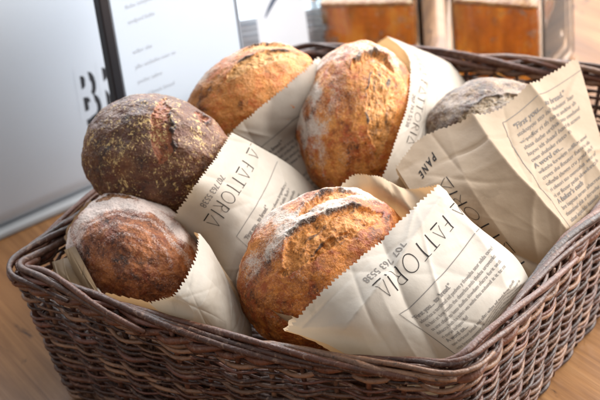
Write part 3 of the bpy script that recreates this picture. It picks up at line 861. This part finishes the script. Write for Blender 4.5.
# loose flaps of the left bag, pushed down between loaf and rim
def patch(name, corners, bulge, mat, parent, seed, nu=40, nv=40, amp=.004):
    a, b, c, d = [P(*p) for p in corners]
    U, V = np.meshgrid(np.linspace(0, 1, nu), np.linspace(0, 1, nv))
    S = (a * ((1 - U) * (1 - V))[..., None] + b * (U * (1 - V))[..., None] + c * (U * V)[..., None] + d * ((1 - U) * V)[..., None])
    n = np.cross(b - a, d - a); n /= np.linalg.norm(n); n *= np.sign(n @ (CAM - a))
    rng = np.random.default_rng(seed)
    S = S + n * (bulge * np.sin(np.pi * U) * np.sin(np.pi * V) + creases(U, V, rng, 9, amp))[..., None]
    v = np.concatenate([S.reshape(-1, 3), (S - n * .0006).reshape(-1, 3)])
    q = nu * nv
    f = []
    for j in range(nv - 1):
        for i in range(nu - 1):
            k = j * nu + i; f += [(k, k + 1, k + nu + 1, k + nu), (q + k, q + k + nu, q + k + nu + 1, q + k + 1)]
    return link_mesh(name, v, f, mat, parent)
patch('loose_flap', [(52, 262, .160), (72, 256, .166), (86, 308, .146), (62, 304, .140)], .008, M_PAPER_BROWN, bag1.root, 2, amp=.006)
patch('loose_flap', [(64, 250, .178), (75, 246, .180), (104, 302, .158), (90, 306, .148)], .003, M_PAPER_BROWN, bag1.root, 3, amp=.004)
patch('loose_flap', [(89, 286, .158), (98, 288, .160), (112, 308, .152), (92, 310, .146)], .004, M_PAPER, bag1.root, 4, amp=.003)

# ------------------------------------------------------------------ jars
def rounded_sq(w, r, n=8):
    pts = []
    for (sx, sy, a0) in ((1, 1, 0), (-1, 1, 90), (-1, -1, 180), (1, -1, 270)):
        cx, cy = sx * (w / 2 - r), sy * (w / 2 - r)
        for i in range(n + 1):
            a = math.radians(a0 + 90 * i / n); pts.append((cx + r * math.cos(a), cy + r * math.sin(a)))
    return pts
def sq_lathe(profile, M):
    """profile: list of (half width, corner radius, z) -> closed surface of rounded squares"""
    V, Fc = [], []
    n = 36
    for (w, r, z) in profile:
        for x, y in rounded_sq(w * 2, r): V.append(M @ Vector((x, y, z)))
    for i in range(len(profile) - 1):
        for k in range(n): V0 = i * n + k; V1 = i * n + (k + 1) % n; Fc.append((V0, V1, V1 + n, V0 + n))
    Fc.append(tuple(reversed(range(n)))); Fc.append(tuple((len(profile) - 1) * n + k for k in range(n)))
    return V, Fc
def mat_glass():
    t = NT('jar glass'); t.color((.93, .97, .96)); t.rough(.02)
    t.b.inputs['Transmission Weight'].default_value = 1; t.b.inputs['IOR'].default_value = 1.45
    return t.m
def mat_jam():
    t = NT('amber preserve'); v = t.coord()
    n = t.noise(v, 28, 5, .6, .6); st = t.noise(t.mapping(v, (60, 60, 7)), 1, 4, .6)
    c = t.ramp(t.math('ADD', t.math('MULTIPLY', n, .5), t.math('MULTIPLY', st, .5)), [(.34, (.36, .095, .010)), (.5, (.70, .24, .026)), (.64, (.92, .50, .10))])
    fo = t.ramp(t.math('ADD', t.math('MULTIPLY', t.noise(v, 75, 6, .7, .5), .6), t.math('MULTIPLY', t.noise(v, 24, 4, .6), .4)), [(.53, 0.0), (.61, .75)])
    c = t.mix(fo, c, (.46, .38, .36))
    t.color(c); t.rough(.2)
    t.b.inputs['Subsurface Weight'].default_value = .6; t.b.inputs['Subsurface Radius'].default_value = (.03, .012, .003); t.b.inputs['Subsurface Scale'].default_value = .4
    t.normal(t.bump(n, .3, .004))
    t.l(t.math('SUBTRACT', .80, fo, True), t.b.inputs['Transmission Weight']); t.b.inputs['IOR'].default_value = 1.36; t.b.inputs['Subsurface Weight'].default_value = 0
    tr = t.n('ShaderNodeBsdfTranslucent'); t.l(c, tr.inputs[0]); mx = t.n('ShaderNodeMixShader'); mx.inputs[0].default_value = .30
    t.l(t.b.outputs[0], mx.inputs[1]); t.l(tr.outputs[0], mx.inputs[2]); t.l(mx.outputs[0], t.out.inputs[0])
    return t.m
def mat_froth():
    t = NT('preserve froth'); v = t.coord(); n = t.noise(v, 80, 6, .7, .4); vo = t.voro(v, 130)
    t.color(t.ramp(t.math('ADD', t.math('MULTIPLY', n, .6), t.math('MULTIPLY', vo, .5)), [(.38, (.22, .065, .010)), (.6, (.36, .13, .025)), (.8, (.46, .25, .10))]))
    t.rough(.3); t.normal(t.bump(vo, .25, .003)); return t.m
M_GLASS, M_JAM, M_FROTH = mat_glass(), mat_jam(), mat_froth()
def jar(px, w, yaw, label, zl=.125, py=5):
    c = P(px, py, zl)
    M = Matrix.Translation((c[0], c[1] + w * .5, 0)) @ Matrix.Rotation(math.radians(yaw), 4, 'Z')
    root = empty('preserve_jar', (c[0], c[1] + w * .5, 0), label, 'jar', 'square glass jars of amber preserve')
    h = w / 2; r = .014; wt = .010
    prof = [(h - .008, r, .001), (h - .002, r, .004), (h, r, .012), (h, r, .148), (h - .004, r, .156), (h - .018, .03, .166), (h - .020, .035, .185), (h - .018, .035, .188),
            (h - .024, .035, .188), (h - .025, .035, .168), (h - .012, r, .158), (h - wt, r - .003, .148), (h - wt, r - .003, .010), (h - .012, r - .004, .007)]
    V, Fc = sq_lathe(prof, M); link_mesh('glass_body', V, Fc, M_GLASS, root)
    k = h - wt - .0004
    V, Fc = sq_lathe([(k - .008, r - .004, .0078), (k, r - .003, .012), (k, r - .003, zl - .005)], M); o = link_mesh('preserve', V, Fc, M_JAM, root)
    V, Fc = sq_lathe([(k, r - .003, zl - .0048), (k, r - .003, zl - .002), (k - .003, r - .003, zl)], M); link_mesh('froth', V, Fc, M_FROTH, root)
    for p in root.children:
        pass
jar(378, .158, -14, 'square glass jar of amber preserve beside the white leaflet, behind the basket')
jar(517, .146, -29, 'square glass jar of amber preserve farther from the leaflet, side face showing')

# ------------------------------------------------------------------ background on the left: enamel bin, framed menu, brochures, leaflet
def frame_mat(origin, right, up):
    r = Vector(right).normalized(); u = Vector(up); u = (u - r * u.dot(r)).normalized(); n = r.cross(u)
    return Matrix(((r.x, u.x, n.x, origin[0]), (r.y, u.y, n.y, origin[1]), (r.z, u.z, n.z, origin[2]), (0, 0, 0, 1)))

def enamel_bin():
    yaw = math.radians(38)
    r = Vector((math.cos(yaw), math.sin(yaw), 0)); back = Vector((-r.y, r.x, 0))
    W, D, H = .37, .26, .38
    org = Vector((-.43, .208, 0))
    ctr = org + r * (W / 2) + back * (D / 2)
    root = empty('enamel_bin', (ctr.x, ctr.y, 0), 'pale grey enamel bread bin with slanting shadowed letters, behind the left rim', 'bread bin')
    M = Matrix(((r.x, back.x, 0, ctr.x), (r.y, back.y, 0, ctr.y), (0, 0, 1, H / 2 + .006), (0, 0, 0, 1)))
    m = plain('pale grey enamel', (.54, .58, .63), .33, .06, 9)
    bm_obj('bin_body', box_bm(M, (W, D, H), .03, 6), m, root, True)
    M2 = Matrix(((r.x, back.x, 0, ctr.x), (r.y, back.y, 0, ctr.y), (0, 0, 1, .005), (0, 0, 0, 1)))
    bm_obj('base_lip', box_bm(M2, (W + .006, D + .006, .010), .003, 2), plain('grey enamel lip', (.42, .43, .44), .4), root, True)
    # lettering: raised pale letters over their black drop shadow
    def hit(px, py):
        d = (px - 300) * CRIGHT + (200 - py) * CUP + F_PX * FWD
        nrm = np.array([r.y, -r.x, 0]); t = ((np.array(org) - CAM) @ nrm) / (d @ nrm); return CAM + d * t
    p0 = hit(79, 122)
    xd = np.array([r.x, r.y, 0.0]); up = np.cross(np.array([r.y, -r.x, 0]), xd)
    if up[2] < 0: up = -up
    nr = np.array([r.y, -r.x, 0])
    V, Fc = font_mesh('BREAD', .100, .0012, 1.20); V = V * np.array([.50, 1.0])
    for nm, off, lift, mt in (('letter_shadow', (.0085, -.0085), .00007, plain('black lettering enamel', (.012, .012, .014), .4)), ('letters', (0, 0), .00014, m)):
        W3 = p0[None] + (V[:, :1] + off[0]) * xd[None] + (V[:, 1:] + off[1]) * up[None] + nr[None] * lift
        link_mesh(nm, W3, Fc, mt, root, smooth=False)
enamel_bin()

def menu_board():
    yaw = math.radians(38)
    r = Vector((math.cos(yaw), math.sin(yaw), 0)); back = Vector((-r.y, r.x, 0))
    W, H, T = .178, .37, .012
    k = Vector((-.05, .325, 0)) - r * W
    lean = math.radians(2)
    up = (Vector((0, 0, 1)) * math.cos(lean) + back * math.sin(lean))
    root = empty('menu_stand', k, 'white menu sheet in a stand with a black left edge, behind the dark seeded loaf', 'menu')
    M = lambda x, y, z: frame_mat(k + r * x + up * y - back * z, r, up)
    black = plain('black frame', (.012, .013, .018), .4)
    white = plain('menu paper', (.60, .68, .78), .55, .05, 12)
    bm_obj('backing', box_bm(M(W / 2, H / 2, 0), (W, H, .006), .001, 1), white, root)
    bm_obj('black_edge', box_bm(M(-.0065, H / 2, 0), (.013, H, .014), .0015, 2), black, root)
    bm_obj('sheet', box_bm(M(W / 2, H / 2 + .004, .0036), (W - .006, H - .012, .0008)), white, root)
    bm_obj('end_strip', box_bm(M(W + .0015, H / 2, 0), (.003, H, .008)), plain('grey end strip', (.30, .33, .38), .4), root)
    rng = np.random.default_rng(2)
    grey = plain('faint grey ink', (.56, .60, .66), .6)
    for i in range(16):
        if i in (5, 10): continue
        v, f = font_mesh(words(int(rng.integers(9, 22)), rng),   .0075, 0)
        Z = frame_mat(k + r * .022 + up * (.345 - .0185 * i) - back * .0044, r, up)
        link_mesh('menu_line', [Z @ Vector((a, b, 0)) for a, b in v], f, grey, root, smooth=False)
menu_board()

def brochures():
    yaw = math.radians(8)
    r = Vector((math.cos(yaw), math.sin(yaw), 0)); back = Vector((-r.y, r.x, 0))
    c = Vector((-.075, .60, 0)); n = 15; th = .0075
    mats = [plain('brochure paper', (.50, .51, .53), .5, .2, 60), plain('brochure paper', (.34, .35, .37), .5, .2, 60), plain('brochure paper', (.62, .63, .65), .5, .2, 60)]
    for i in range(n):
        jx, jy = random.uniform(-.003, .003), random.uniform(-.003, .003)
        q = c + r * (.065 + jx) + back * (.10 + jy)
        q.z = .0005 + i * (th + .0004) + th / 2
        root = empty('brochure', (q.x, q.y, q.z - th / 2), 'grey edged brochure lying in the neat stack between menu and jars' if i < n - 1 else 'grey blue brochure lying on top of the stack between menu and jars', 'brochure', 'stacked brochures')
        M = frame_mat(q, r, back)
        bm_obj('pages', box_bm(M, (.150, .19, th - .0016)), mats[2], root)
        for s in (-1, 1):
            bm_obj('cover', box_bm(frame_mat(q + Vector((0, 0, s * (th / 2 - .0004))), r, back), (.153, .193, .0008)), mats[i % 2] if i < n - 1 else plain('grey blue cover', (.42, .50, .58), .4), root)
    # white leaflet leaning on the stack
    top = c + r * .06; 
    a0 = Vector(P(250, 62, .0)); 
    rr = Vector((math.cos(math.radians(4)), math.sin(math.radians(4)), 0)); bb = Vector((-rr.y, rr.x, 0))
    up = (Vector((0, 0, 1)) * .93 + bb * .36).normalized()
    o = Vector((-.030, .535, 0)) 
    root = empty('leaflet', (o.x, o.y, 0), 'white leaflet with a dark curved stroke leaning against the brochure stack', 'leaflet')
    Z = lambda x, y, z: frame_mat(o + rr * x + up * y + rr.cross(up) * z + Vector((0, 0, .001)), rr, up)
    bm_obj('sheet', box_bm(Z(.034, .12, 0), (.068, .24, .0016)), plain('white leaflet paper', (.84, .86, .90), .5, .04, 10), root)
    pts = [(.012 + .026 * s, .136 + .030 * s + .005 * math.sin(s * 2.8)) for s in np.linspace(0, 1, 16)]
    V = []; 
    for i, (x, y) in enumerate(pts):
        w = .0022 * math.sin(math.pi * (i + .6) / 16.2) + .0004
        V += [Z(0, 0, .0012) @ Vector((x - w * .5, y + w, 0)), Z(0, 0, .0012) @ Vector((x + w * .5, y - w, 0))]
    link_mesh('printed_stroke', V, [(2 * i, 2 * i + 1, 2 * i + 3, 2 * i + 2) for i in range(15)], plain('dark blue print', (.10, .13, .19), .5), root)
brochures()

# ------------------------------------------------------------------ light
w = bpy.data.worlds.new('World'); scene.world = w; w.use_nodes = True
bg = w.node_tree.nodes['Background']; bg.inputs[0].default_value = (.94, .97, 1.0, 1); bg.inputs[1].default_value = .42

def area(name, loc, target, size, power, col):
    l = bpy.data.lights.new(name, 'AREA'); l.shape = 'RECTANGLE'; l.size, l.size_y = size; l.energy = power; l.color = col
    o = bpy.data.objects.new(name, l); COL.objects.link(o); o.location = loc
    o.rotation_euler = (Vector(target) - Vector(loc)).to_track_quat('-Z', 'Y').to_euler()
    return o
area('window_light', (2.1, .9, 1.45), (0, 0, .1), (3.0, 2.4), 215, (1.0, .975, .945))
area('rear_window_light', (-.6, 3.2, 1.9), (0, .2, .1), (3.0, 1.8), 170, (.90, .95, 1.0))

# ------------------------------------------------------------------ camera
cam = bpy.data.cameras.new('Camera'); co = bpy.data.objects.new('Camera', cam); COL.objects.link(co)
cam.sensor_width = 36; cam.lens = F_PX / 600 * 36; cam.clip_end = 100; cam.clip_start = .05
B = -FWD
co.matrix_world = Matrix(((CRIGHT[0], CUP[0], B[0], CAM[0]), (CRIGHT[1], CUP[1], B[1], CAM[1]), (CRIGHT[2], CUP[2], B[2], CAM[2]), (0, 0, 0, 1)))
cam.dof.use_dof = True
cam.dof.focus_distance = float((P(345, 270, .20) - CAM) @ FWD); cam.dof.aperture_fstop = 8.5
scene.camera = co
scene.view_settings.view_transform = 'Standard'; scene.view_settings.look = 'None'
scene.view_settings.exposure = 0.5; scene.view_settings.gamma = 1
